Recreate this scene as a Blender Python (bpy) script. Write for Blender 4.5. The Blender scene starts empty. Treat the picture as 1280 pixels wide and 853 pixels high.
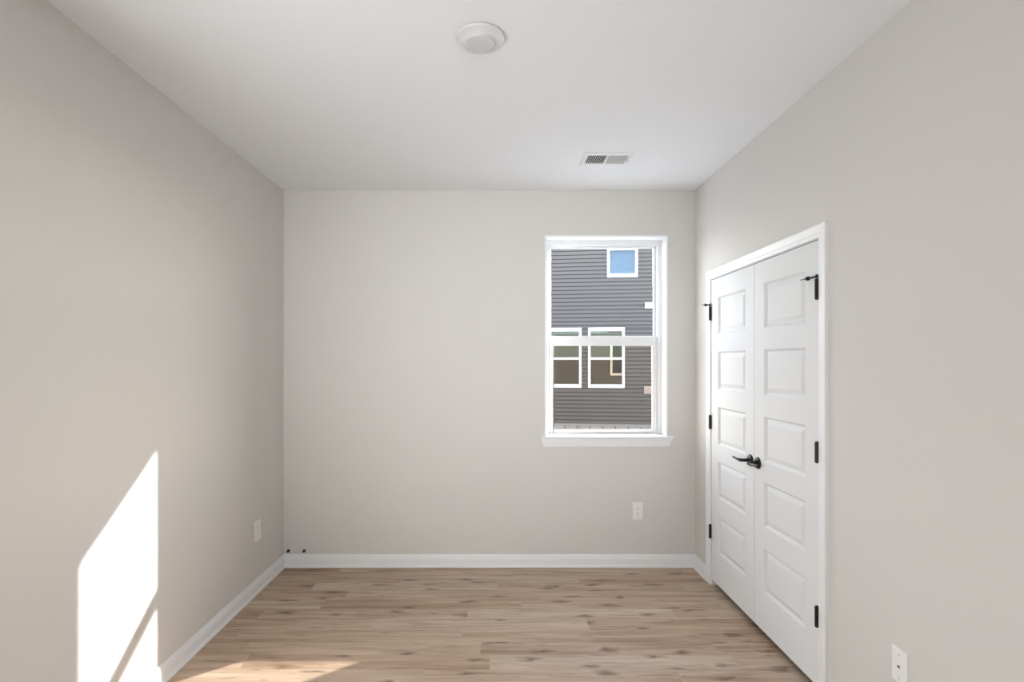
import bpy, bmesh, math, random
from mathutils import Vector, Matrix
random.seed(7)
SC = bpy.context.scene
COL = SC.collection

# ------------------------------------------------------------------ camera
cam = bpy.data.cameras.new('camera')
cam.sensor_width = 36.0
cam.lens = 670.0 / 1280.0 * 36.0
cam.shift_x = 17.2 / 1280.0
cam.shift_y = 26.1 / 1280.0
cam.clip_start = 0.05
cam.clip_end = 300
camo = bpy.data.objects.new('camera', cam)
camo.location = (0, 0, 1.4916)
camo.rotation_euler = (math.radians(90), 0, 0)
COL.objects.link(camo)
SC.camera = camo

# ------------------------------------------------------------------ world, sun, fill, exposure
SC.view_settings.view_transform = 'Standard'
SC.view_settings.look = 'None'
SC.view_settings.exposure = 0.07
SC.view_settings.gamma = 1.0
SC.view_settings.use_curve_mapping = False
SUN_DIR = Vector((-1.32, -1.0, -0.783))          # the way the sunlight travels
SKY_STRENGTH = 2.55
SUN_STRENGTH = 10.5
SIDE_POWER = 41.0
HALL_POWER = 14.5
world = bpy.data.worlds.new('sky')
SC.world = world
world.use_nodes = True
wn = world.node_tree.nodes
wl = world.node_tree.links
wn.clear()
w_out = wn.new('ShaderNodeOutputWorld')
w_bg = wn.new('ShaderNodeBackground')
w_sky = wn.new('ShaderNodeTexSky')
w_sky.sky_type = 'NISHITA'
w_sky.sun_disc = False
w_sky.sun_elevation = math.radians(25.5)
w_sky.sun_rotation = math.atan2(1.32, 1.0)
w_sky.air_density = 1.0
w_sky.dust_density = 0.3
w_sky.ozone_density = 1.0
w_hsv = wn.new('ShaderNodeHueSaturation')
w_hsv.inputs['Saturation'].default_value = 0.42
w_bg.inputs['Strength'].default_value = SKY_STRENGTH
wl.new(w_sky.outputs[0], w_hsv.inputs['Color'])
wl.new(w_hsv.outputs[0], w_bg.inputs['Color'])
wl.new(w_bg.outputs[0], w_out.inputs['Surface'])

sun = bpy.data.lights.new('sun', 'SUN')
sun.energy = SUN_STRENGTH
sun.angle = math.radians(0.55)
sun.color = (0.955, 0.98, 1.0)
suno = bpy.data.objects.new('sun', sun)
suno.rotation_euler = SUN_DIR.to_track_quat('-Z', 'Y').to_euler()
suno.location = (12, 14, 10)
COL.objects.link(suno)

# added fill light, shining from an added hallway behind the camera
hall = bpy.data.lights.new('hall_fill_light', 'AREA')
hall.shape = 'RECTANGLE'
hall.size = 1.85
hall.size_y = 2.1
hall.spread = math.radians(40)
hall.energy = HALL_POWER
hall.color = (0.93, 0.97, 1.0)
hallo = bpy.data.objects.new('hall_fill_light', hall)
hallo.location = (-0.05, -3.9, 1.08)
hallo.rotation_euler = (math.radians(96), 0, math.radians(2.5))   # faces +Y
COL.objects.link(hallo)

# added fill light in an added left-wall doorway, out of view
side = bpy.data.lights.new('side_fill_light', 'AREA')
side.shape = 'RECTANGLE'
side.size = 0.78
side.size_y = 1.6
side.energy = SIDE_POWER
side.color = (0.93, 0.97, 1.0)
sideo = bpy.data.objects.new('side_fill_light', side)
sideo.location = (-1.72, 1.03, 0.84)
sideo.rotation_euler = (math.radians(90), 0, math.radians(-90))   # faces +X
COL.objects.link(sideo)

# ------------------------------------------------------------------ dimensions (metres)
XL, XR = -1.561, 1.429          # left and right wall faces
YB, YR = 3.898, -2.4            # back wall face, rear wall face
H = 2.74
WX0, WX1, WZ0, WZ1 = 0.350, 1.222, 0.951, 2.4015    # clear window opening
DY0, DY1, DZ = 2.384, 3.588, 2.039                   # closet door opening

# ------------------------------------------------------------------ materials
def mat(name, color, rough=0.5, metallic=0.0, spec=0.5):
    m = bpy.data.materials.new(name)
    m.use_nodes = True
    b = m.node_tree.nodes['Principled BSDF']
    b.inputs['Base Color'].default_value = (*color, 1)
    b.inputs['Roughness'].default_value = rough
    b.inputs['Metallic'].default_value = metallic
    b.inputs['Specular IOR Level'].default_value = spec
    return m

def add_mottle(m, amount=0.04, scale=3.0, bump=0.0, bump_scale=200.0):
    """slight uneven tone and a roller / orange peel bump"""
    nt = m.node_tree
    b = nt.nodes['Principled BSDF']
    col = tuple(b.inputs['Base Color'].default_value)
    tc = nt.nodes.new('ShaderNodeTexCoord')
    n = nt.nodes.new('ShaderNodeTexNoise')
    n.inputs['Scale'].default_value = scale
    n.inputs['Detail'].default_value = 3
    nt.links.new(tc.outputs['Object'], n.inputs['Vector'])
    mx = nt.nodes.new('ShaderNodeMix')
    mx.data_type = 'RGBA'
    mx.inputs[6].default_value = tuple(c * (1 - amount) for c in col[:3]) + (1,)
    mx.inputs[7].default_value = tuple(min(1, c * (1 + amount)) for c in col[:3]) + (1,)
    nt.links.new(n.outputs['Fac'], mx.inputs[0])
    nt.links.new(mx.outputs[2], b.inputs['Base Color'])
    if bump:
        n2 = nt.nodes.new('ShaderNodeTexNoise')
        n2.inputs['Scale'].default_value = bump_scale
        nt.links.new(tc.outputs['Object'], n2.inputs['Vector'])
        bp = nt.nodes.new('ShaderNodeBump')
        bp.inputs['Strength'].default_value = bump
        bp.inputs['Distance'].default_value = 0.002
        nt.links.new(n2.outputs['Fac'], bp.inputs['Height'])
        nt.links.new(bp.outputs[0], b.inputs['Normal'])
    return m

M_WALL = add_mottle(mat('greige_wall_paint', (0.690, 0.664, 0.630), 0.75, spec=0.25), 0.012, 2.0, 0.06, 260)
M_CEIL = add_mottle(mat('white_ceiling_paint', (0.865, 0.878, 0.892), 0.9, spec=0.1), 0.01, 2.0, 0.05, 200)
M_TRIM = add_mottle(mat('white_trim_paint', (0.86, 0.86, 0.86), 0.38, spec=0.4), 0.008, 4.0)
M_DOOR = add_mottle(mat('white_door_paint', (0.79, 0.79, 0.79), 0.6, spec=0.1), 0.008, 4.0, 0.03, 120)
M_VINYL = add_mottle(mat('white_window_vinyl', (0.79, 0.79, 0.79), 0.35, spec=0.45), 0.006, 5.0)
M_BLACK = add_mottle(mat('matte_black_metal', (0.012, 0.011, 0.011), 0.34, 0.3, 0.5), 0.1, 40.0)
M_PLATE = add_mottle(mat('white_plastic', (0.87, 0.86, 0.84), 0.35, spec=0.5), 0.006, 8.0)
M_SLOT = mat('dark_slot', (0.03, 0.028, 0.026), 0.7)
M_SCREW = mat('painted_screw', (0.55, 0.55, 0.54), 0.4, 0.2)
M_VENT = add_mottle(mat('white_vent_enamel', (0.80, 0.80, 0.79), 0.4), 0.006, 8.0)
M_DUCT = mat('dark_duct', (0.015, 0.015, 0.016), 0.8)
M_LENS = add_mottle(mat('frosted_light_lens', (0.62, 0.62, 0.625), 0.12, spec=0.6), 0.01, 8.0)
M_RING = add_mottle(mat('white_light_trim', (0.74, 0.74, 0.745), 0.22, spec=0.5), 0.01, 8.0)
M_STUB = add_mottle(mat('dark_brown_rubber', (0.035, 0.026, 0.02), 0.6), 0.2, 60.0)
M_CLOSET = mat('closet_paint', (0.3, 0.29, 0.27), 0.9)
M_SIDING = add_mottle(mat('grey_lap_siding', (0.070, 0.063, 0.058), 0.7, spec=0.3), 0.06, 1.6)
M_OURSIDING = add_mottle(mat('taupe_lap_siding', (0.090, 0.083, 0.072), 0.75, spec=0.2), 0.05, 1.6)
M_HTRIM = add_mottle(mat('white_exterior_trim', (0.42, 0.42, 0.43), 0.5), 0.01, 3.0)
M_CREAM = add_mottle(mat('cream_exterior_trim', (0.48, 0.44, 0.35), 0.6), 0.02, 3.0)
M_BEIGE = add_mottle(mat('beige_box_plastic', (0.25, 0.20, 0.17), 0.5), 0.02, 6.0)
M_FOUND = add_mottle(mat('grey_concrete', (0.21, 0.20, 0.19), 0.9, spec=0.2), 0.15, 7.0, 0.3, 60)
M_ROOF = add_mottle(mat('dark_roof_shingle', (0.06, 0.058, 0.056), 0.9), 0.2, 9.0)
M_SOIL = add_mottle(mat('sandy_soil', (0.40, 0.415, 0.43), 0.95, spec=0.1), 0.25, 1.4, 0.4, 20)
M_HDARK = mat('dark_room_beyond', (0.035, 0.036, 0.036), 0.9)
M_BLIND = add_mottle(mat('sky_tinted_blind_slat', (0.065, 0.11, 0.15), 0.6, spec=0.1), 0.02, 5.0)  # blue of the reflected sky put into the slat colour

def glass_mat(name, tint, gloss, gloss_tint=(1, 1, 1), fresnel=True, rough=0.0):
    m = bpy.data.materials.new(name)
    m.use_nodes = True
    nt = m.node_tree
    nt.nodes.clear()
    out = nt.nodes.new('ShaderNodeOutputMaterial')
    tr = nt.nodes.new('ShaderNodeBsdfTransparent')
    tr.inputs['Color'].default_value = (*tint, 1)
    gl = nt.nodes.new('ShaderNodeBsdfGlossy')
    gl.inputs['Color'].default_value = (*gloss_tint, 1)
    gl.inputs['Roughness'].default_value = rough
    mx = nt.nodes.new('ShaderNodeMixShader')
    if fresnel:
        fr = nt.nodes.new('ShaderNodeFresnel')
        # same weak reflection on both faces of the pane
        ge = nt.nodes.new('ShaderNodeNewGeometry')
        io = nt.nodes.new('ShaderNodeMix')
        io.inputs[2].default_value = gloss
        io.inputs[3].default_value = 1.0 / gloss
        nt.links.new(ge.outputs['Backfacing'], io.inputs[0])
        nt.links.new(io.outputs[0], fr.inputs['IOR'])
        nt.links.new(fr.outputs[0], mx.inputs[0])
    else:
        mx.inputs[0].default_value = gloss
    nt.links.new(tr.outputs[0], mx.inputs[1])
    nt.links.new(gl.outputs[0], mx.inputs[2])
    nt.links.new(mx.outputs[0], out.inputs['Surface'])
    return m

M_GLASS = glass_mat('clear_window_glass', (0.96, 0.965, 0.97), 1.2)
M_HGLASS = glass_mat('reflective_window_glass', (0.78, 0.88, 0.96), 0.018, (0.95, 1.0, 1.0), fresnel=False, rough=0.01)
M_HGLASS_UP = glass_mat('clean_window_glass', (0.5, 0.55, 0.52), 0.42, (0.88, 1.0, 0.92), fresnel=False, rough=0.01)
M_HGLASS_LOW = glass_mat('screened_window_glass', (0.4, 0.4, 0.38), 0.26, (1.0, 0.95, 0.88), fresnel=False, rough=0.01)

def screen_mat():
    """fine insect mesh: mostly open, thin warm grey threads too fine to see singly"""
    m = bpy.data.materials.new('insect_mesh')
    m.use_nodes = True
    nt = m.node_tree
    nt.nodes.clear()
    out = nt.nodes.new('ShaderNodeOutputMaterial')
    tr = nt.nodes.new('ShaderNodeBsdfTransparent')
    tr.inputs['Color'].default_value = (1.0, 0.955, 0.90, 1)
    df = nt.nodes.new('ShaderNodeBsdfDiffuse')
    df.inputs['Color'].default_value = (0.08, 0.06, 0.045, 1)
    mx = nt.nodes.new('ShaderNodeMixShader')
    mx.inputs[0].default_value = 0.07
    nt.links.new(tr.outputs[0], mx.inputs[1])
    nt.links.new(df.outputs[0], mx.inputs[2])
    nt.links.new(mx.outputs[0], out.inputs['Surface'])
    return m
M_SCREEN = screen_mat()

def floor_mat():
    m = bpy.data.materials.new('oak_look_plank_floor')
    m.use_nodes = True
    nt = m.node_tree
    N, L = nt.nodes, nt.links
    b = N['Principled BSDF']
    tc = N.new('ShaderNodeTexCoord')
    sp = N.new('ShaderNodeSeparateXYZ')
    L.new(tc.outputs['Object'], sp.inputs[0])
    def math_(op, a, c=None, d=None):
        n = N.new('ShaderNodeMath')
        n.operation = op
        for i, v in enumerate((a, c, d)):
            if v is None:
                continue
            if isinstance(v, (int, float)):
                n.inputs[i].default_value = v
            else:
                L.new(v, n.inputs[i])
        return n.outputs[0]
    def comb(x, y, z):
        n = N.new('ShaderNodeCombineXYZ')
        for i, v in enumerate((x, y, z)):
            if isinstance(v, (int, float)):
                n.inputs[i].default_value = v
            else:
                L.new(v, n.inputs[i])
        return n.outputs[0]
    def noise(vec, scale, detail=4, rough=0.55, dist=0.0):
        n = N.new('ShaderNodeTexNoise')
        n.inputs['Scale'].default_value = scale
        n.inputs['Detail'].default_value = detail
        n.inputs['Roughness'].default_value = rough
        n.inputs['Distortion'].default_value = dist
        L.new(vec, n.inputs['Vector'])
        return n.outputs['Fac']
    def ramp(f, pts):
        n = N.new('ShaderNodeValToRGB')
        cr = n.color_ramp
        while len(cr.elements) < len(pts):
            cr.elements.new(0.5)
        for e, (p, c) in zip(cr.elements, pts):
            e.position = p
            e.color = (*c, 1) if len(c) == 3 else c
        L.new(f, n.inputs[0])
        return n.outputs[0]
    def mixc(f, a, c, mode='MIX'):
        n = N.new('ShaderNodeMix')
        n.data_type = 'RGBA'
        n.blend_type = mode
        for s, v in ((0, f), (6, a), (7, c)):
            if isinstance(v, (int, float)):
                n.inputs[s].default_value = v
            elif isinstance(v, tuple):
                n.inputs[s].default_value = (*v, 1)
            else:
                L.new(v, n.inputs[s])
        return n.outputs[2]
    W, LEN = 0.127, 1.22
    x, y = sp.outputs[0], sp.outputs[1]
    yr = math_('DIVIDE', math_('SUBTRACT', y, 2.980), W)
    row = math_('FLOOR', yr)
    fy = math_('SUBTRACT', yr, row)
    wr = N.new('ShaderNodeTexWhiteNoise')
    wr.noise_dimensions = '1D'
    L.new(row, wr.inputs['W'])
    xs = math_('DIVIDE', math_('ADD', x, math_('MULTIPLY', wr.outputs['Value'], LEN * 1.0)), LEN)
    cl = math_('FLOOR', xs)
    fx = math_('SUBTRACT', xs, cl)
    wp = N.new('ShaderNodeTexWhiteNoise')
    wp.noise_dimensions = '2D'
    L.new(comb(row, cl, 0.0), wp.inputs['Vector'])
    rnd = wp.outputs['Value']
    off = math_('MULTIPLY', rnd, 53.0)
    # grain coordinates, stretched along the board
    gv = comb(math_('ADD', math_('MULTIPLY', x, 1.0), off), math_('MULTIPLY', y, 11.0), off)
    broad = noise(gv, 1.6, 4, 0.55, 0.6)
    gv2 = comb(math_('ADD', math_('MULTIPLY', x, 1.6), off), math_('MULTIPLY', y, 60.0), off)
    fine = noise(gv2, 2.2, 5, 0.62, 0.3)
    tone = math_('ADD', math_('MULTIPLY', broad, 0.62),
                 math_('ADD', math_('MULTIPLY', fine, 0.30), math_('MULTIPLY', math_('SUBTRACT', rnd, 0.5), 0.16)))
    base = ramp(tone, [(0.28, (0.318, 0.213, 0.143)), (0.44, (0.495, 0.366, 0.266)),
                       (0.56, (0.610, 0.470, 0.356)), (0.72, (0.72, 0.580, 0.465))])
    # per plank hue drift
    hue = mixc(math_('MULTIPLY', wp.outputs['Color'], 0.0) if False else rnd, (1.03, 0.995, 0.97), (0.97, 1.0, 1.02))
    base = mixc(1.0, base, hue, 'MULTIPLY')
    # dark cracks and streaks
    gs = comb(math_('ADD', math_('MULTIPLY', x, 2.2), off), math_('MULTIPLY', y, 34.0), off)
    st = noise(gs, 2.0, 3, 0.6, 1.2)
    stm = ramp(st, [(0.60, (0, 0, 0)), (0.70, (1, 1, 1))])
    base = mixc(math_('MULTIPLY', stm, 0.62), base, (0.135, 0.082, 0.050))
    gc = comb(math_('ADD', math_('MULTIPLY', x, 3.2), off), math_('MULTIPLY', y, 80.0), math_('ADD', off, 9.0))
    ck = noise(gc, 2.0, 4, 0.7, 0.8)
    ckm = ramp(ck, [(0.62, (0, 0, 0)), (0.70, (1, 1, 1))])
    patch = ramp(noise(comb(math_('ADD', math_('MULTIPLY', x, 1.4), off), math_('MULTIPLY', y, 6.0), off), 1.5, 2), [(0.42, (0, 0, 0)), (0.58, (1, 1, 1))])
    base = mixc(math_('MULTIPLY', math_('MULTIPLY', ckm, patch), 0.62), base, (0.17, 0.105, 0.066))
    ltm = ramp(ck, [(0.30, (1, 1, 1)), (0.40, (0, 0, 0))])
    base = mixc(math_('MULTIPLY', ltm, 0.35), base, (0.68, 0.555, 0.45))
    # knots: stretched cells, only some of them
    kv = comb(math_('ADD', math_('MULTIPLY', x, 3.0), off), math_('MULTIPLY', y, 9.0), 0.0)
    dn = N.new('ShaderNodeTexNoise')
    dn.inputs['Scale'].default_value = 3.0
    dn.inputs['Detail'].default_value = 3
    L.new(kv, dn.inputs['Vector'])
    kva = N.new('ShaderNodeVectorMath')
    kva.operation = 'ADD'
    kvs = N.new('ShaderNodeVectorMath')
    kvs.operation = 'SCALE'
    L.new(dn.outputs['Color'], kvs.inputs[0])
    kvs.inputs['Scale'].default_value = 0.55
    L.new(kv, kva.inputs[0])
    L.new(kvs.outputs[0], kva.inputs[1])
    vo = N.new('ShaderNodeTexVoronoi')
    vo.voronoi_dimensions = '2D'
    vo.inputs['Scale'].default_value = 1.0
    L.new(kva.outputs[0], vo.inputs['Vector'])
    sc = N.new('ShaderNodeSeparateColor')
    L.new(vo.outputs['Color'], sc.inputs[0])
    pick = math_('GREATER_THAN', sc.outputs[0], 0.55)
    km = ramp(vo.outputs['Distance'], [(0.03, (1, 1, 1)), (0.22, (0, 0, 0))])
    base = mixc(math_('MULTIPLY', math_('MULTIPLY', km, pick), 0.78), base, (0.145, 0.092, 0.060))
    # joints between boards: thin, slightly darker line with a lighter end bevel
    ey = math_('MULTIPLY', math_('MINIMUM', fy, math_('SUBTRACT', 1.0, fy)), W)
    ex = math_('MULTIPLY', math_('MINIMUM', fx, math_('SUBTRACT', 1.0, fx)), LEN)
    jy = math_('LESS_THAN', ey, 0.0012)
    jx = math_('LESS_THAN', ex, 0.0020)
    base = mixc(math_('MULTIPLY', jy, 0.30), base, (0.16, 0.10, 0.07))
    base = mixc(math_('MULTIPLY', jx, 0.35), base, (0.52, 0.43, 0.34))
    L.new(base, b.inputs['Base Color'])
    rg = math_('ADD', 0.40, math_('MULTIPLY', fine, 0.16))
    L.new(rg, b.inputs['Roughness'])
    b.inputs['Specular IOR Level'].default_value = 0.28
    bp = N.new('ShaderNodeBump')
    bp.inputs['Strength'].default_value = 0.12
    bp.inputs['Distance'].default_value = 0.002
    L.new(math_('SUBTRACT', fine, math_('ADD', jy, jx)), bp.inputs['Height'])
    L.new(bp.outputs[0], b.inputs['Normal'])
    return m
M_FLOOR = floor_mat()

# ------------------------------------------------------------------ mesh helpers
def box(bm, x0, x1, y0, y1, z0, z1):
    v = [bm.verts.new(p) for p in ((x0, y0, z0), (x1, y0, z0), (x1, y1, z0), (x0, y1, z0),
                                   (x0, y0, z1), (x1, y0, z1), (x1, y1, z1), (x0, y1, z1))]
    for f in ((0, 3, 2, 1), (4, 5, 6, 7), (0, 1, 5, 4), (1, 2, 6, 5), (2, 3, 7, 6), (3, 0, 4, 7)):
        bm.faces.new([v[i] for i in f])

def loft(bm, rings, closed=True, cap=True):
    """skin a list of equal-length point rings"""
    vr = [[bm.verts.new(p) for p in r] for r in rings]
    n = len(vr[0])
    for a, c in zip(vr[:-1], vr[1:]):
        for i in range(n if closed else n - 1):
            j = (i + 1) % n
            bm.faces.new((a[i], a[j], c[j], c[i]))
    if cap:
        bm.faces.new(vr[0][::-1])
        bm.faces.new(vr[-1])

def lathe(bm, profile, origin, axis, seg=32):
    """profile: (distance along axis, radius)"""
    axis = Vector(axis).normalized()
    q = Vector((0, 0, 1)).rotation_difference(axis)
    o = Vector(origin)
    rings = []
    for d, r in profile:
        r = max(r, 1e-5)
        rings.append([o + q @ Vector((r * math.cos(2 * math.pi * i / seg), r * math.sin(2 * math.pi * i / seg), d)) for i in range(seg)])
    loft(bm, rings)

def tube(bm, pts, radii, seg=14, squash=None):
    """round tube through points; squash = (sx, sz) scales the section sideways and upward"""
    pts = [Vector(p) for p in pts]
    rings = []
    for i, p in enumerate(pts):
        t = (pts[min(i + 1, len(pts) - 1)] - pts[max(i - 1, 0)]).normalized()
        up = Vector((0, 0, 1)) if abs(t.z) < 0.95 else Vector((0, 1, 0))
        s = t.cross(up).normalized()
        u = s.cross(t).normalized()
        r = radii[i] if isinstance(radii, (list, tuple)) else radii
        sx, sz = squash[i] if squash else (1, 1)
        rings.append([p + s * (r * sx * math.cos(2 * math.pi * k / seg)) + u * (r * sz * math.sin(2 * math.pi * k / seg)) for k in range(seg)])
    loft(bm, rings)

def obj(name, bm, material, parent=None, smooth=False, bevel=0.0, seg=2, loc=None):
    bmesh.ops.remove_doubles(bm, verts=bm.verts, dist=1e-6)
    bmesh.ops.recalc_face_normals(bm, faces=bm.faces)
    me = bpy.data.meshes.new(name)
    bm.to_mesh(me)
    bm.free()
    me.materials.append(material)
    o = bpy.data.objects.new(name, me)
    COL.objects.link(o)
    if parent is not None:
        o.parent = parent
    if loc is not None:
        o.location = loc
    if smooth:
        for p in me.polygons:
            p.use_smooth = True
        me.set_sharp_from_angle(angle=math.radians(35))
    if bevel:
        md = o.modifiers.new('bevel', 'BEVEL')
        md.width = bevel
        md.segments = seg
        md.limit_method = 'ANGLE'
        md.angle_limit = math.radians(40)
    return o

def boxes(*bs):
    bm = bmesh.new()
    for b in bs:
        box(bm, *b)
    return bm

def tag(o, label=None, cat=None, group=None, kind=None):
    if label: o['label'] = label
    if cat: o['category'] = cat
    if group: o['group'] = group
    if kind: o['kind'] = kind
    return o

def empty(name, loc, rotz=0.0):
    o = bpy.data.objects.new(name, None)
    o.location = loc
    o.rotation_euler = (0, 0, rotz)
    o.empty_display_size = 0.1
    COL.objects.link(o)
    return o

# ------------------------------------------------------------------ room shell
T = 0.14
tag(obj('floor', boxes((XL - T, XR + 0.80, YR - T, YB + 0.10, -0.12, 0.0)), M_FLOOR),
    'brown wood-look plank floor with boards running left to right', 'floor', kind='structure')
tag(obj('ceiling', boxes((XL - T, XR + 0.80, YR - T, YB + 0.21, H, H + 0.14)), M_CEIL),
    'plain white ceiling over the empty room', 'ceiling', kind='structure')
tag(obj('wall_left', boxes((XL - T, XL, YR - T, 0.62, 0, H), (XL - T, XL, 1.44, YB + 0.21, 0, H), (XL - T, XL, 0.62, 1.44, 2.08, H)), M_WALL),  # unseen doorway gap, added to let the side fill light in
    'greige left wall with the bright patch of sunlight', 'wall', kind='structure')
# back wall with the window hole (liner boards take 12 mm each side)
LN = 0.012
hx0, hx1, hz0, hz1 = WX0 - LN, WX1 + LN, WZ0 - 0.018, WZ1 + LN
tag(obj('wall_back', boxes((XL, hx0, YB, YB + 0.20, 0, H), (hx1, XR + T, YB, YB + 0.20, 0, H),
                           (hx0, hx1, YB, YB + 0.20, 0, hz0), (hx0, hx1, YB, YB + 0.20, hz1, H)), M_WALL),
    'greige back wall around the window', 'wall', kind='structure')
JB = 0.018
tag(obj('wall_right', boxes((XR, XR + T, YR - T, DY0 - JB, 0, H), (XR, XR + T, DY1 + JB, YB, 0, H),
                            (XR, XR + T, DY0 - JB, DY1 + JB, DZ + JB, H)), M_WALL),
    'greige right wall around the closet doors', 'wall', kind='structure')
tag(obj('wall_rear', boxes((XL, -1.0, YR - T, YR, 0, H), (0.9, XR, YR - T, YR, 0, H), (-1.0, 0.9, YR - T, YR, 2.15, H)), M_WALL),  # opening added so the hall fill light reaches the room
    'greige wall behind the camera with an opening added for the fill light', 'wall', kind='structure')
tag(obj('wall_added_alcove', boxes((-2.6, -2.5, 0.3, 1.8, 0, 2.25), (-2.6, XL - T, 0.2, 0.3, 0, 2.25), (-2.6, XL - T, 1.8, 1.9, 0, 2.25),  # unseen alcove, added to enclose the side fill light
                               (-2.6, XL - T, 0.2, 1.9, 2.15, 2.25), (-2.6, XL - T, 0.2, 1.9, -0.12, 0.0)), M_WALL),
    'greige alcove walls added out of view around the side fill light', 'wall', kind='structure')
tag(obj('wall_added_hall', boxes((-1.1, -1.0, -4.1, YR - T, 0, 2.25), (0.9, 1.0, -4.1, YR - T, 0, 2.25), (-1.1, 1.0, -4.2, -4.1, 0, 2.25),  # unseen hallway, added as housing for the rear fill light
                             (-1.1, 1.0, -4.2, YR - T, 2.15, 2.25), (-1.1, 1.0, -4.2, YR - T, -0.12, 0.0)), M_WALL),
    'greige hallway walls added behind the camera to hold the fill light', 'wall', kind='structure')
# closet behind the doors
tag(obj('wall_closet', boxes((XR + 0.72, XR + 0.78, 2.0, YB, 0, H), (XR + T, XR + 0.72, 2.0, 2.06, 0, H),
                             (XR + T, XR + 0.72, YB - 0.06, YB, 0, H)), M_CLOSET),
    'inside walls of the closet behind the white doors', 'wall', kind='structure')

# baseboards: moulded board with a shoe strip at its foot
BASE = [(0, 0), (0.019, 0), (0.0185, 0.008), (0.0165, 0.014), (0.0125, 0.019), (0.0115, 0.020), (0.0115, 0.060),
        (0.0095, 0.066), (0.0090, 0.072), (0.0065, 0.080), (0.0045, 0.088), (0.0035, 0.093), (0, 0.093)]
def base_loft(path_fn, a, b):
    bm = bmesh.new()
    loft(bm, [[path_fn(t, d, z) for d, z in BASE] for t in (a, b)])
    return bm
bm = bmesh.new()
loft(bm, [[(XL + d, YB - d, z) for d, z in BASE], [(XR - d, YB - d, z) for d, z in BASE]])
tag(obj('baseboard_back', bm, M_TRIM), 'white baseboard along the foot of the back wall', 'baseboard', kind='structure')
bm = bmesh.new()
loft(bm, [[(XL + d, YR, z) for d, z in BASE], [(XL + d, 0.62, z) for d, z in BASE]])
loft(bm, [[(XL + d, 1.44, z) for d, z in BASE], [(XL + d, YB - d, z) for d, z in BASE]])
tag(obj('baseboard_left', bm, M_TRIM), 'white baseboard along the foot of the sunlit left wall', 'baseboard', kind='structure')
bm = bmesh.new()
loft(bm, [[(XR - d, DY1 + 0.064, z) for d, z in BASE], [(XR - d, YB - d, z) for d, z in BASE]])
loft(bm, [[(XR - d, YR, z) for d, z in BASE], [(XR - d, DY0 - 0.064, z) for d, z in BASE]])
tag(obj('baseboard_right', bm, M_TRIM), 'white baseboard on the right wall either side of the closet doors', 'baseboard', kind='structure')

# door casing (moulded, mitred) and jamb lining
CAS = [(0, 0), (0, 0.0080), (0.003, 0.0095), (0.016, 0.0100), (0.022, 0.0125), (0.028, 0.0130), (0.046, 0.0155), (0.055, 0.0158), (0.058, 0.0140), (0.058, 0)]
ci0, ci1, ciz = DY0 - 0.006, DY1 + 0.006, DZ + 0.005
bm = bmesh.new()
loft(bm, [[(XR - t, ci0 - w, 0.0) for w, t in CAS], [(XR - t, ci0 - w, ciz + w) for w, t in CAS],
          [(XR - t, ci1 + w, ciz + w) for w, t in CAS], [(XR - t, ci1 + w, 0.0) for w, t in CAS]])
tag(obj('trim_1', bm, M_TRIM), 'white moulded casing around the closet double doors', 'door casing', kind='structure')
tag(obj('trim_2', boxes((XR + 0.0005, XR + T, DY0 - JB, DY0 - 0.002, 0, DZ + JB), (XR + 0.0005, XR + T, DY1 + 0.002, DY1 + JB, 0, DZ + JB),
                        (XR + 0.0005, XR + T, DY0 - 0.002, DY1 + 0.002, DZ + 0.002, DZ + JB),
                        (XR + 0.042, XR + 0.054, DY0 - 0.002, DY0 + 0.010, 0, DZ), (XR + 0.042, XR + 0.054, DY1 - 0.010, DY1 + 0.002, 0, DZ),
                        (XR + 0.042, XR + 0.054, DY0, DY1, DZ - 0.010, DZ + 0.002)), M_TRIM),
    'white jamb lining inside the closet door opening', 'door jamb', kind='structure')

# ------------------------------------------------------------------ closet doors
LEAF_W = (DY1 - DY0) / 2 - 0.0042
LEAF_T = 0.035
LZ0, LZ1 = 0.040, DZ - 0.004
PAN = [(0.249, 0.487), (0.6065, 0.8445), (0.954, 1.198), (1.314, 1.558), (1.674, 1.914)]
FX = XR - 0.002                      # door face plane
def leaf_mesh(y0):
    """five-panel moulded leaf; face looks toward -X, recesses go toward +X"""
    bm = bmesh.new()
    y1 = y0 + LEAF_W
    st = 0.105
    def quad(pts):
        bm.faces.new([bm.verts.new(p) for p in pts])
    def rect(a, b, c, d, x):
        return [(x, a, c), (x, b, c), (x, b, d), (x, a, d)]
    zs = [LZ0] + [z for p in PAN for z in p] + [LZ1]
    for i in range(len(zs) - 1):
        quad(rect(y0, y0 + st, zs[i], zs[i + 1], FX))
        quad(rect(y1 - st, y1, zs[i], zs[i + 1], FX))
        if i % 2 == 0:
            quad(rect(y0 + st, y1 - st, zs[i], zs[i + 1], FX))
    for z0, z1 in PAN:
        rings = []
        for ins, dep in ((0, 0), (0.002, 0.0030), (0.0105, 0.0125), (0.0130, 0.0130), (0.0165, 0.0122), (0.038, 0.0028), (0.040, 0.0024)):
            rings.append(rect(y0 + st + ins, y1 - st - ins, z0 + ins, z1 - ins, FX + dep))
        for a, c in zip(rings[:-1], rings[1:]):
            for k in range(4):
                j = (k + 1) % 4
                quad((a[k], a[j], c[j], c[k]))
        quad(rings[-1])
    bx = FX + LEAF_T
    quad(rect(y0, y1, LZ0, LZ1, bx))
    for i in range(len(zs) - 1):
        for yy in (y0, y1):
            quad(((FX, yy, zs[i]), (bx, yy, zs[i]), (bx, yy, zs[i + 1]), (FX, yy, zs[i + 1])))
    for zz in (LZ0, LZ1):
        quad(((FX, y0, zz), (FX, y0 + st, zz), (FX, y1 - st, zz), (FX, y1, zz), (bx, y1, zz), (bx, y0, zz)))
    return bm

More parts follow.
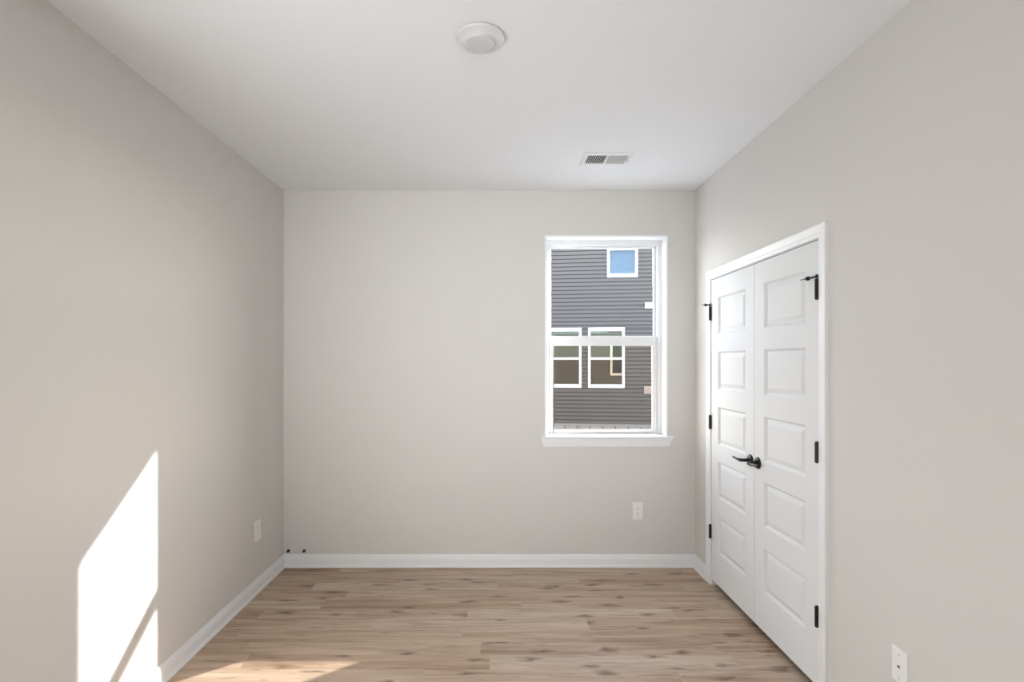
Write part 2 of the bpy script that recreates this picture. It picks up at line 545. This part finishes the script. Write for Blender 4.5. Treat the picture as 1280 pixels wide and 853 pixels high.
def hinge(door, y, zc, side):
    bm = bmesh.new()
    h = 0.0445
    cx = FX - 0.0100
    box(bm, cx, FX + 0.012, y - 0.0016, y + 0.0016, zc - h, zc + h)
    prof = [(-h - 0.004, 0.003), (-h - 0.003, 0.0055), (-h, 0.0058), (-h, 0.0084)]
    for k in range(5):                                  # five knuckles with fine grooves
        a = -h + k * (2 * h / 5)
        prof += [(a + 0.0004, 0.0084), (a + 2 * h / 5 - 0.0008, 0.0084), (a + 2 * h / 5 - 0.0004, 0.0076)]
    prof += [(h, 0.0058), (h + 0.003, 0.0055), (h + 0.004, 0.003)]
    lathe(bm, prof, (cx, y, zc), (0, 0, 1), 16)
    return obj('hinge', bm, M_BLACK, door, smooth=True)

def lever(door, y, side, z=0.936):
    """side +1: lever runs toward +Y (far), -1 toward the camera"""
    bm = bmesh.new()
    lathe(bm, [(0, 0.0325), (0.004, 0.0325), (0.0065, 0.031), (0.0085, 0.027), (0.010, 0.019), (0.0105, 0.013)], (FX - 0.0001, y, z), (-1, 0, 0), 40)
    ros = obj('rosette', bm, M_BLACK, None, smooth=True)
    bm = bmesh.new()
    x0 = FX - 0.008
    # neck leaves the rosette, elbow, then a tapering lever
    pts = [(x0, y, z), (x0 - 0.020, y, z), (x0 - 0.036, y, z), (x0 - 0.045, y + side * 0.003, z),
           (x0 - 0.050, y + side * 0.011, z), (x0 - 0.052, y + side * 0.024, z), (x0 - 0.0525, y + side * 0.045, z + 0.0005),
           (x0 - 0.0515, y + side * 0.070, z + 0.001), (x0 - 0.049, y + side * 0.094, z + 0.001), (x0 - 0.047, y + side * 0.108, z + 0.001),
           (x0 - 0.0465, y + side * 0.1115, z + 0.001)]
    rad = [0.0115, 0.0098, 0.0095, 0.0098, 0.0098, 0.0078, 0.0066, 0.0060, 0.0056, 0.0052, 0.0024]
    sq = [(1, 1), (1, 1), (1, 1), (1, 1), (0.95, 1), (0.8, 1), (0.7, 1.05), (0.62, 1.1), (0.6, 1.1), (0.6, 1.1), (0.6, 1.1)]
    tube(bm, pts, rad, 18, sq)
    hd = obj('lever_handle', bm, M_BLACK, door, smooth=True)
    ros.parent = hd
    tag(hd, 'matte black lever handle')
    return hd

def door_stop(door, y, zt, dx, dy):
    """hinge-pin stop: ring on the pin, arm, rubber bumper, threaded tip"""
    bm = bmesh.new()
    cx = FX - 0.0100
    d = Vector((dx, dy, 0))
    p = Vector((cx, y, zt))
    lathe(bm, [(-0.0045, 0.004), (-0.004, 0.0088), (0.003, 0.0088), (0.0045, 0.006), (0.009, 0.0052), (0.011, 0.002)], p, (0, 0, 1), 16)
    tube(bm, [p, p + d * 0.25, p + d * 0.42, p + d * 0.44], [0.0062, 0.0058, 0.0052, 0.0035], 12, [(1, 0.8)] * 4)
    tube(bm, [p + d * 0.40, p + d * 0.98, p + d * 1.0], [0.0026, 0.0024, 0.001], 10)
    o = obj('door_stop', bm, M_BLACK, door, smooth=True)
    bm = bmesh.new()
    a = p + d * 0.54
    lathe(bm, [(-0.0065, 0.004), (-0.006, 0.0095), (0.004, 0.0095), (0.0075, 0.006), (0.008, 0.002)], a, d, 16)
    obj('rubber_bumper', bm, M_BLACK, o, smooth=True)
    return o

near_y0 = DY0 + 0.002
far_y0 = DY1 - 0.002 - LEAF_W
door_near = tag(obj('door_1', leaf_mesh(near_y0), M_DOOR),
                'white five-panel closet door leaf nearer the camera, lever pointing toward the camera', 'door', kind='structure')
door_far = tag(obj('door_2', leaf_mesh(far_y0), M_DOOR),
               'white five-panel closet door leaf nearer the window wall, lever pointing toward the window', 'door', kind='structure')
for zc in (1.816, 1.089, 0.358):
    hinge(door_near, DY0 + 0.001, zc, -1)
    hinge(door_far, DY1 - 0.001, zc, 1)
lever(door_near, near_y0 + LEAF_W - 0.041, -1)
lever(door_far, far_y0 + 0.041, 1)
door_stop(door_near, DY0 + 0.001, 1.8705, -0.018, 0.098)
door_stop(door_far, DY1 - 0.001, 1.8705, -0.070, -0.045)

# ------------------------------------------------------------------ window in the back wall
win = tag(empty('window_1', ((WX0 + WX1) / 2, YB, WZ0)), 'white single-hung window in the back wall', 'window', kind='structure')
def wobj(name, bm, m, parent=win, **k):
    off = Matrix.Translation((-(WX0 + WX1) / 2, -YB, -WZ0)) if parent is win else None
    if off is not None:
        bmesh.ops.transform(bm, matrix=off, verts=bm.verts)
    return obj(name, bm, m, parent, **k)
YF0, YF1 = 4.016, 4.086
wobj('jamb_lining', boxes((WX0 - LN, WX0, YB, YF0, WZ0, WZ1 + LN), (WX1, WX1 + LN, YB, YF0, WZ0, WZ1 + LN),
                          (WX0, WX1, YB, YF0, WZ1, WZ1 + LN)), M_TRIM)
# vinyl master frame with inner stop ribs
FW = 0.030
wobj('frame', boxes((WX0 - LN, WX0 + FW, YF0, YF1, WZ0 - 0.018, WZ1 + LN), (WX1 - FW, WX1 + LN, YF0, YF1, WZ0 - 0.018, WZ1 + LN),
                    (WX0 + FW, WX1 - FW, YF0, YF1, WZ1 - 0.034, WZ1 + LN), (WX0 + FW, WX1 - FW, YF0 - 0.004, YF1, WZ0 - 0.018, WZ0 + 0.006)),
     M_VINYL, bevel=0.003)
def sash(name, x0, x1, z0, z1, y0, y1, sl, st, sb):
    bm = boxes((x0, x0 + sl, y0, y1, z0, z1), (x1 - sl, x1, y0, y1, z0, z1),
               (x0 + sl, x1 - sl, y0, y1, z1 - st, z1), (x0 + sl, x1 - sl, y0, y1, z0, z0 + sb))
    return wobj(name, bm, M_VINYL, bevel=0.003)
GX0, GX1 = WX0 + FW, WX1 - FW
up = sash('upper_sash', GX0, GX1, 1.632, WZ1 - 0.034, 4.050, 4.072, 0.019, 0.018, 0.045)
lo = sash('lower_sash', GX0 + 0.001, GX1 - 0.001, WZ0 + 0.006, 1.684, 4.024, 4.048, 0.034, 0.072, 0.025)
def pane(name, sash_o, x0, x1, z0, z1, y):
    bm = boxes((x0, x1, y - 0.002, y + 0.002, z0, z1))
    bmesh.ops.transform(bm, matrix=Matrix.Translation((-(WX0 + WX1) / 2, -YB, -WZ0)), verts=bm.verts)
    return obj(name, bm, M_GLASS, sash_o)
pane('pane', up, GX0 + 0.020, GX1 - 0.020, 1.675, WZ1 - 0.052, 4.061)
pane('pane', lo, GX0 + 0.033, GX1 - 0.033, WZ0 + 0.029, 1.614, 4.036)
# sash locks on the meeting rail
# half insect screen outside the lower sash
bm = boxes((GX0, GX0 + 0.012, 4.076, 4.083, WZ0 + 0.006, 1.662), (GX1 - 0.012, GX1, 4.076, 4.083, WZ0 + 0.006, 1.662),
           (GX0 + 0.012, GX1 - 0.012, 4.076, 4.083, 1.650, 1.662), (GX0 + 0.012, GX1 - 0.012, 4.076, 4.083, WZ0 + 0.006, WZ0 + 0.018))
scr = wobj('screen_frame', bm, M_VINYL)
bm = bmesh.new()
box(bm, GX0 + 0.012, GX1 - 0.012, 4.079, 4.0795, WZ0 + 0.018, 1.650)
bmesh.ops.transform(bm, matrix=Matrix.Translation((-(WX0 + WX1) / 2, -YB, -WZ0)), verts=bm.verts)
obj('insect_screen', bm, M_SCREEN, scr)
# stool with rounded nose and horns
bm = bmesh.new()
SX0, SX1 = WX0 - 0.043, WX1 + 0.050
nose = [(YB + 0.001, WZ0 - 0.018), (YB - 0.018, WZ0 - 0.018), (YB - 0.023, WZ0 - 0.0155), (YB - 0.025, WZ0 - 0.009), (YB - 0.023, WZ0 - 0.0025), (YB - 0.018, WZ0), (YB + 0.001, WZ0)]
loft(bm, [[(SX0, y, z) for y, z in nose], [(SX1, y, z) for y, z in nose]])
box(bm, WX0 - LN, WX1 + LN, YB, YF0, WZ0 - 0.018, WZ0)
wobj('stool', bm, M_TRIM)
# apron below: sloped moulding with mitred returns, narrower at the bottom
ap = [(0.0, 0.0), (0.0185, 0.0), (0.0185, -0.005), (0.0160, -0.014), (0.0150, -0.022), (0.0120, -0.040), (0.0100, -0.052), (0.0085, -0.058), (0.0, -0.058)]
bm = bmesh.new()
def apx(side, d, z):
    base = WX0 - 0.010 if side < 0 else WX1 + 0.010
    return base + side * (d * 1.9 - 0.006)
za = WZ0 - 0.018
loft(bm, [[(apx(-1, d, z), YB - d, za + z) for d, z in ap], [(apx(1, d, z), YB - d, za + z) for d, z in ap]])
wobj('apron', bm, M_TRIM)

# ------------------------------------------------------------------ outlets and wall plates
def plate_parts(root, w, h, kind):
    """built facing -Y in local space, wall at y = 0"""
    bm = bmesh.new()
    rings = []
    for ins, y in ((0, 0), (0, -0.0035), (0.0028, -0.0062), (0.006, -0.0066)):
        rings.append([(-w / 2 + ins, y, -h / 2 + ins), (w / 2 - ins, y, -h / 2 + ins), (w / 2 - ins, y, h / 2 - ins), (-w / 2 + ins, y, h / 2 - ins)])
    loft(bm, rings)
    obj('plate', bm, M_PLATE, root)
    if kind == 'duplex':
        for zc in (0.0195, -0.0195):
            bm = bmesh.new()
            n = 28
            pts = []
            for i in range(n):
                a = 2 * math.pi * i / n
                pts.append((0.0170 * math.cos(a), max(-0.0140, min(0.0140, 0.0172 * math.sin(a)))))
            loft(bm, [[(x, -0.0060, zc + z) for x, z in pts], [(x, -0.0082, zc + z) for x, z in pts], [(x * 0.95, -0.0086, zc + z * 0.95) for x, z in pts]])
            r = obj('receptacle', bm, M_PLATE, root)
            obj('slots', boxes((-0.0075, -0.0055, -0.0089, -0.0084, zc - 0.001, zc + 0.008), (0.0055, 0.0075, -0.0089, -0.0084, zc + 0.000, zc + 0.007),
                               (-0.0020, 0.0020, -0.0089, -0.0084, zc - 0.0095, zc - 0.0055)), M_SLOT, r)
        bm = bmesh.new()
        lathe(bm, [(0, 0.0034), (0.0012, 0.0032), (0.0018, 0.002)], (0, -0.0064, 0), (0, -1, 0), 16)
        obj('screw', bm, M_SCREW, root, smooth=True)
    elif kind == 'rocker':
        bm = boxes((-0.0165, 0.0165, -0.0085, -0.0060, -0.0335, 0.0335))
        r = obj('receptacle', bm, M_PLATE, root, bevel=0.001)
        bs = []
        for zc in (0.0175, -0.0175):
            bs += [(-0.0075, -0.0055, -0.0088, -0.0084, zc + 0.000, zc + 0.008), (0.0055, 0.0075, -0.0088, -0.0084, zc + 0.001, zc + 0.008),
                   (-0.0020, 0.0020, -0.0088, -0.0084, zc - 0.0095, zc - 0.0055)]
        obj('slots', boxes(*bs), M_SLOT, r)
        for z in (0.047, -0.047):
            bm = bmesh.new()
            lathe(bm, [(0, 0.0030), (0.0010, 0.0028), (0.0014, 0.0018)], (0, -0.0064, z), (0, -1, 0), 16)
            obj('screw', bm, M_SCREW, root, smooth=True)
    elif kind == 'jack':
        bm = boxes((-0.0085, 0.0085, -0.0076, -0.0060, -0.010, 0.010))
        r = obj('jack', bm, M_PLATE, root, bevel=0.0006)
        obj('slot', boxes((-0.0062, 0.0062, -0.0080, -0.0074, -0.0036, 0.0036)), M_SLOT, r)
        for z in (0.042, -0.042):
            bm = bmesh.new()
            lathe(bm, [(0, 0.0032), (0.0010, 0.0030), (0.0014, 0.0020)], (0, -0.0064, z), (0, -1, 0), 16)
            obj('screw', bm, M_SCREW, root, smooth=True)

o = tag(empty('power_outlet', (1.014, YB, 0.407)), 'white power outlet on the back wall below the window', 'outlet')
plate_parts(o, 0.076, 0.126, 'rocker')
o = tag(empty('power_outlet', (XL, 3.472, 0.398), math.radians(90)), 'white power outlet on the left wall near the back corner', 'outlet')
plate_parts(o, 0.080, 0.126, 'duplex')
o = tag(empty('wall_plate', (XR, 1.903, 0.4085), math.radians(-90)), 'white wall plate with one small dark slot, low on the right wall nearest the camera', 'wall plate')
plate_parts(o, 0.074, 0.122, 'jack')

# two dark stubs just above the baseboard in the back left corner
def stub(x, z, label, tilt, tall):
    r = empty('cable_stub', (x, YB, z))
    bm = bmesh.new()
    lathe(bm, [(0, 0.0105), (0.003, 0.0108), (0.008, 0.0095), (0.016, 0.0085), (0.022, 0.0075), (0.024, 0.003)], (0, 0, -0.003), (0.0, -1, 0.02), 14)
    b = obj('jacket', bm, M_STUB, r, smooth=True)
    bm = bmesh.new()
    tube(bm, [(0, -0.020, -0.002), (tilt * 0.3, -0.024, 0.004), (tilt, -0.022, tall)], [0.006, 0.0055, 0.003], 10)
    obj('tip', bm, M_STUB, r, smooth=True)
    tag(r, label, 'cable stub', 'dark stubs above the baseboard in the back left corner')
stub(-1.524, 0.120, 'small dark stub above the back baseboard, right in the corner with the left wall', 0.001, 0.013)
stub(-1.4095, 0.121, 'small dark stub above the back baseboard, the one farther from the corner', 0.004, 0.012)

# ------------------------------------------------------------------ ceiling light
cl = tag(empty('ceiling_light', (-0.070, 2.058, H)), 'round white unlit flush disc light on the ceiling', 'ceiling light')
bm = bmesh.new()
R = 0.0935
lathe(bm, [(0, R - 0.006), (0.0028, R - 0.006), (0.0030, R - 0.0005), (0.009, R), (0.0125, R - 0.0015), (0.0140, R - 0.005), (0.0165, 0.080), (0.021, 0.068), (0.0245, 0.0635), (0.0245, 0.060)], (0, 0, 0), (0, 0, -1), 72)
obj('trim_ring', bm, M_RING, cl, smooth=True)
bm = bmesh.new()
lathe(bm, [(0.020, 0.0615), (0.0250, 0.0612), (0.0285, 0.059), (0.0315, 0.052), (0.034, 0.040), (0.0355, 0.024), (0.0362, 0.010), (0.0363, 0.0005)], (0, 0, 0), (0, 0, -1), 72)
obj('lens', bm, M_LENS, cl, smooth=True)

# ------------------------------------------------------------------ ceiling vent
VX0, VX1, VY0, VY1 = 0.512, 0.811, 3.186, 3.390
vt = tag(empty('ceiling_vent', ((VX0 + VX1) / 2, (VY0 + VY1) / 2, H)), 'white two-way air register on the ceiling near the window wall', 'air vent')
vw, vd = (VX1 - VX0) / 2, (VY1 - VY0) / 2
ox, oy = 0.122, 0.069
bm = bmesh.new()
rings = []
for x, y, z in ((vw, vd, 0), (vw, vd, -0.0025), (vw - 0.006, vd - 0.006, -0.0075), (ox + 0.002, oy + 0.002, -0.0095), (ox, oy, -0.0085), (ox, oy, -0.0005)):
    rings.append([(-x, -y, z), (x, -y, z), (x, y, z), (-x, y, z)])
loft(bm, rings, cap=False)
box(bm, -0.0055, 0.0055, -oy, oy, -0.0085, -0.0020)
obj('frame', bm, M_VENT, vt)
obj('duct_opening', boxes((-ox, ox, -oy, oy, -0.0012, -0.0004)), M_DUCT, vt)
def bank(x0, x1, lean, name):
    bm = bmesh.new()
    n = 10
    for i in range(n):
        xc = x0 + (i + 0.5) * (x1 - x0) / n
        a = 0.0019 * lean
        t = 0.0015 if lean > 0 else 0.0012
        p = [(xc - a - t, -0.0088), (xc - a + t, -0.0088), (xc + a + t, -0.0016), (xc + a - t, -0.0016)]
        loft(bm, [[(x, -oy, z) for x, z in p], [(x, oy, z) for x, z in p]])
    return obj(name, bm, M_VENT, vt)
bank(-ox, -0.0055, 1, 'louvre_bank')
bank(0.0055, ox, -1, 'louvre_bank')
bm = boxes((0.128, 0.134, -0.008, 0.008, -0.0115, -0.0085))
tube(bm, [(0.131, 0.004, -0.010), (0.131, -0.004, -0.015), (0.129, -0.022, -0.017)], [0.0022, 0.0022, 0.0016], 8)
obj('damper_lever', bm, M_SCREW, vt)
for sx in (-1, 1):
    bm = bmesh.new()
    lathe(bm, [(0, 0.0038), (0.0012, 0.0034), (0.0018, 0.002)], (sx * 0.1385, 0.03 * sx, -0.0086), (0, 0, -1), 14)
    obj('screw', bm, M_SCREW, vt, smooth=True)

# ------------------------------------------------------------------ outside: ground, own outer wall, neighbour's house
tag(obj('ground', boxes((-60, 60, -60, 80, -0.50, -0.30)), M_SOIL), 'bare sandy ground outside the window', 'ground', kind='structure')

LAP = 0.1016
def lap_profile(z0, z1, out, groove):
    pts = []
    z = z0
    while z < z1 - 1e-6:
        zt = min(z + LAP, z1)
        pts += [(-out, z), (-0.003, zt - 0.0150), (groove, zt - 0.0140), (groove, zt)]
        z = zt
    return pts
# our outer face: taupe laps with cream trim round the window (seen mirrored in the panes opposite)
bm = bmesh.new()
def own_laps(x0, x1, z0, z1):
    pr = [(4.114 - y, z) for y, z in lap_profile(z0, z1, 0.014, 0.010)]
    pr = [(4.100, z0)] + pr + [(4.100, z1)]
    loft(bm, [[(x0, y, z) for y, z in pr], [(x1, y, z) for y, z in pr]])
own_laps(-14, WX0 - 0.10, -0.25, 5.1)
own_laps(WX1 + 0.10, 10, -0.25, 5.1)
own_laps(WX0 - 0.10, WX1 + 0.10, -0.25, WZ0 - 0.11)
own_laps(WX0 - 0.10, WX1 + 0.10, WZ1 + 0.10, 5.1)
tag(obj('wall_outside', bm, M_OURSIDING), 'taupe lap siding on the outer side of the window wall', 'wall', kind='structure')
tag(obj('trim_3', boxes((WX0 - 0.10, WX0 - 0.03, 4.098, 4.126, WZ0 - 0.11, WZ1 + 0.10), (WX1 + 0.03, WX1 + 0.10, 4.098, 4.126, WZ0 - 0.11, WZ1 + 0.10),
                        (WX0 - 0.03, WX1 + 0.03, 4.098, 4.126, WZ1 + 0.03, WZ1 + 0.10), (WX0 - 0.03, WX1 + 0.03, 4.098, 4.126, WZ0 - 0.11, WZ0 - 0.03)), M_CREAM),
    'cream trim boards round the outside of the window', 'window trim', kind='structure')

# the next room's window on our own facade
NX0, NX1 = 2.34, 3.42
w2 = tag(empty('window_2', ((NX0 + NX1) / 2, 4.128, 0.90)), 'cream framed window of the next room, mirrored in the panes opposite', 'window', kind='structure')
def w2box(name, bs, m, **k):
    bm = boxes(*bs)
    bmesh.ops.transform(bm, matrix=Matrix.Translation((-(NX0 + NX1) / 2, -4.128, -0.90)), verts=bm.verts)
    return obj(name, bm, m, w2, **k)
w2box('frame', [(NX0, NX0 + 0.10, 4.128, 4.152, 0.90, 2.50), (NX1 - 0.10, NX1, 4.128, 4.152, 0.90, 2.50),
                (NX0 + 0.10, NX1 - 0.10, 4.128, 4.152, 2.40, 2.50), (NX0 + 0.10, NX1 - 0.10, 4.128, 4.152, 0.90, 1.0),
                (NX0 + 0.10, NX1 - 0.10, 4.128, 4.146, 1.62, 1.68)], M_CREAM)
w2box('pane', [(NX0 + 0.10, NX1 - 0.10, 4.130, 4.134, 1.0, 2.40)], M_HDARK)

house = tag(empty('house', (2.76, 13.8, -0.30), math.radians(-7.5)),
            'grey lap-sided neighbouring house with white framed windows, seen through the window', 'house')
GZ = 0.30                                  # local z = world z + GZ
def hobj(name, bm, m, parent=house, **k):
    bmesh.ops.transform(bm, matrix=Matrix.Translation((0, 0, GZ)), verts=bm.verts)
    return obj(name, bm, m, parent, **k)
HX0, HX1, HZ1, HD = -6.5, 4.6, 5.94, 9.0
# front siding, cut round the windows
W_LOW = [(-1.537, -0.607, 0.818, 2.373), (-0.443, 0.487, 0.818, 2.373)]
W_TOP = (0.041, 0.810, 3.658, 5.15)
bm = bmesh.new()
def laps(x0, x1, z0, z1):
    # keep courses aligned to one grid
    g0 = -0.10
    k = math.floor((z0 - g0) / LAP + 1e-6)
    pr = []
    z = g0 + k * LAP
    while z < z1 - 1e-6:
        zt = z + LAP
        for y, zz in ((-0.016, z), (-0.003, zt - 0.0185), (0.014, zt - 0.0175), (0.014, zt)):
            pr.append((y, min(max(zz, z0), z1)))
        z = zt
    pr = [(0.05, z0)] + pr + [(0.05, z1)]
    loft(bm, [[(x0, y, z) for y, z in pr], [(x1, y, z) for y, z in pr]])
a, b_, c, d = W_LOW[0][0], W_LOW[0][1], W_LOW[1][0], W_LOW[1][1]
zl0, zl1 = W_LOW[0][2], W_LOW[0][3]
laps(HX0, HX1, -0.10, zl0)
laps(HX0, a, zl0, zl1)
laps(b_, c, zl0, zl1)
laps(d, HX1, zl0, zl1)
laps(HX0, HX1, zl1, W_TOP[2])
laps(HX0, W_TOP[0], W_TOP[2], W_TOP[3])
laps(W_TOP[1], HX1, W_TOP[2], W_TOP[3])
laps(HX0, HX1, W_TOP[3], HZ1)
hobj('siding', bm, M_SIDING)
hobj('wall', boxes((HX0, HX0 + 0.1, 0.05, HD, -0.1, HZ1), (HX1 - 0.1, HX1, 0.05, HD, -0.1, HZ1), (HX0, HX1, HD - 0.1, HD, -0.1, HZ1)), M_SIDING)
# foundation: two courses of pale block with open joints
bs = [(HX0, HX1, 0.015, 0.3, -0.30, -0.10), (HX0, HX1, -0.004, 0.02, -0.165, -0.10)]
x = HX0
while x < HX1:
    x1 = min(x + 0.322, HX1)
    bs.append((x, x1 - 0.022, -0.012, 0.02, -0.30, -0.17))
    x = x1
hobj('foundation', boxes(*bs), M_FOUND)
x = HX0
while x < HX1 - 0.32:
    x += 0.322
    hobj('weep_hole', boxes((x - 0.026, x + 0.004, -0.0135, 0.01, -0.225, -0.172)), M_HDARK)
# roof
bm = bmesh.new()
e = 0.45
loft(bm, [[(HX0 - e, -e, HZ1 - 0.02), (HX0 - e, HD / 2, HZ1 + 2.6), (HX0 - e, HD + e, HZ1 - 0.02), (HX0 - e, HD + e, HZ1 - 0.20), (HX0 - e, -e, HZ1 - 0.20)],
          [(HX1 + e, -e, HZ1 - 0.02), (HX1 + e, HD / 2, HZ1 + 2.6), (HX1 + e, HD + e, HZ1 - 0.02), (HX1 + e, HD + e, HZ1 - 0.20), (HX1 + e, -e, HZ1 - 0.20)]])
hobj('roof', bm, M_ROOF)
def tilted_pane(x0, x1, y, z0, z1, deg):
    bm = boxes((x0, x1, y - 0.003, y + 0.003, z0, z1))
    xc = (x0 + x1) / 2
    bmesh.ops.rotate(bm, cent=(xc, y, 0), matrix=Matrix.Rotation(math.radians(deg), 3, 'Z'), verts=bm.verts)
    return bm
def house_window(x0, x1, z0, z1, blinds, deg=0.0):
    fw, hw = 0.066, 0.090
    zm = (z0 + z1) / 2 - 0.02
    y0, y1 = -0.030, 0.06
    bm = boxes((x0, x0 + fw, y0, y1, z0, z1), (x1 - fw, x1, y0, y1, z0, z1), (x0 + fw, x1 - fw, y0, y1, z1 - hw, z1),
               (x0 + fw, x1 - fw, y0, y1, z0, z0 + 0.062), (x0 + fw, x1 - fw, y0 + 0.012, y1, zm - 0.03, zm + 0.03),
               (x0 + fw, x1 - fw, y0 + 0.016, y1, z0 + 0.062, z0 + 0.098))
    f = hobj('window', bm, M_HTRIM, bevel=0.004)
    hobj('pane', tilted_pane(x0 + fw, x1 - fw, 0.030, zm + 0.03, z1 - hw, deg), M_HGLASS if blinds else M_HGLASS_UP, f)
    hobj('pane', tilted_pane(x0 + fw, x1 - fw, 0.026, z0 + 0.098, zm - 0.03, deg), M_HGLASS if blinds else M_HGLASS_LOW, f)
    if blinds:
        bm = bmesh.new()
        z = z0 + 0.07
        while z < z1 - hw:
            p = [(0.075, z), (0.079, z - 0.001), (0.100, z + 0.030), (0.096, z + 0.031)]
            loft(bm, [[(x0 + fw + 0.004, y, zz) for y, zz in p], [(x1 - fw - 0.004, y, zz) for y, zz in p]])
            z += 0.046
        hobj('blind', bm, M_BLIND, f)
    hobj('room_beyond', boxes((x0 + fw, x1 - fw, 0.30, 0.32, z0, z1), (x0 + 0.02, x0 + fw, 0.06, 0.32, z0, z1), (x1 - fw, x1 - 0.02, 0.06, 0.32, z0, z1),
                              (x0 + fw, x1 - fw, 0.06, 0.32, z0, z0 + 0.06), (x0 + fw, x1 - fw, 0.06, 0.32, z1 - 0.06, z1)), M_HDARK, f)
house_window(*W_LOW[0], False, -4.1)
house_window(*W_LOW[1], False)
house_window(*W_TOP, True)
# white vent hood and beige outlet box on the siding
bm = boxes((0.990, 1.186, -0.028, 0.004, 2.850, 3.010), (1.010, 1.166, -0.060, -0.028, 2.880, 2.992))
hobj('vent_hood', bm, M_HTRIM, bevel=0.006)
bm = boxes((0.965, 1.160, -0.028, 0.004, 0.665, 0.872), (1.020, 1.115, -0.050, -0.028, 0.690, 0.780))
hobj('outlet_box', bm, M_BEIGE, bevel=0.006)
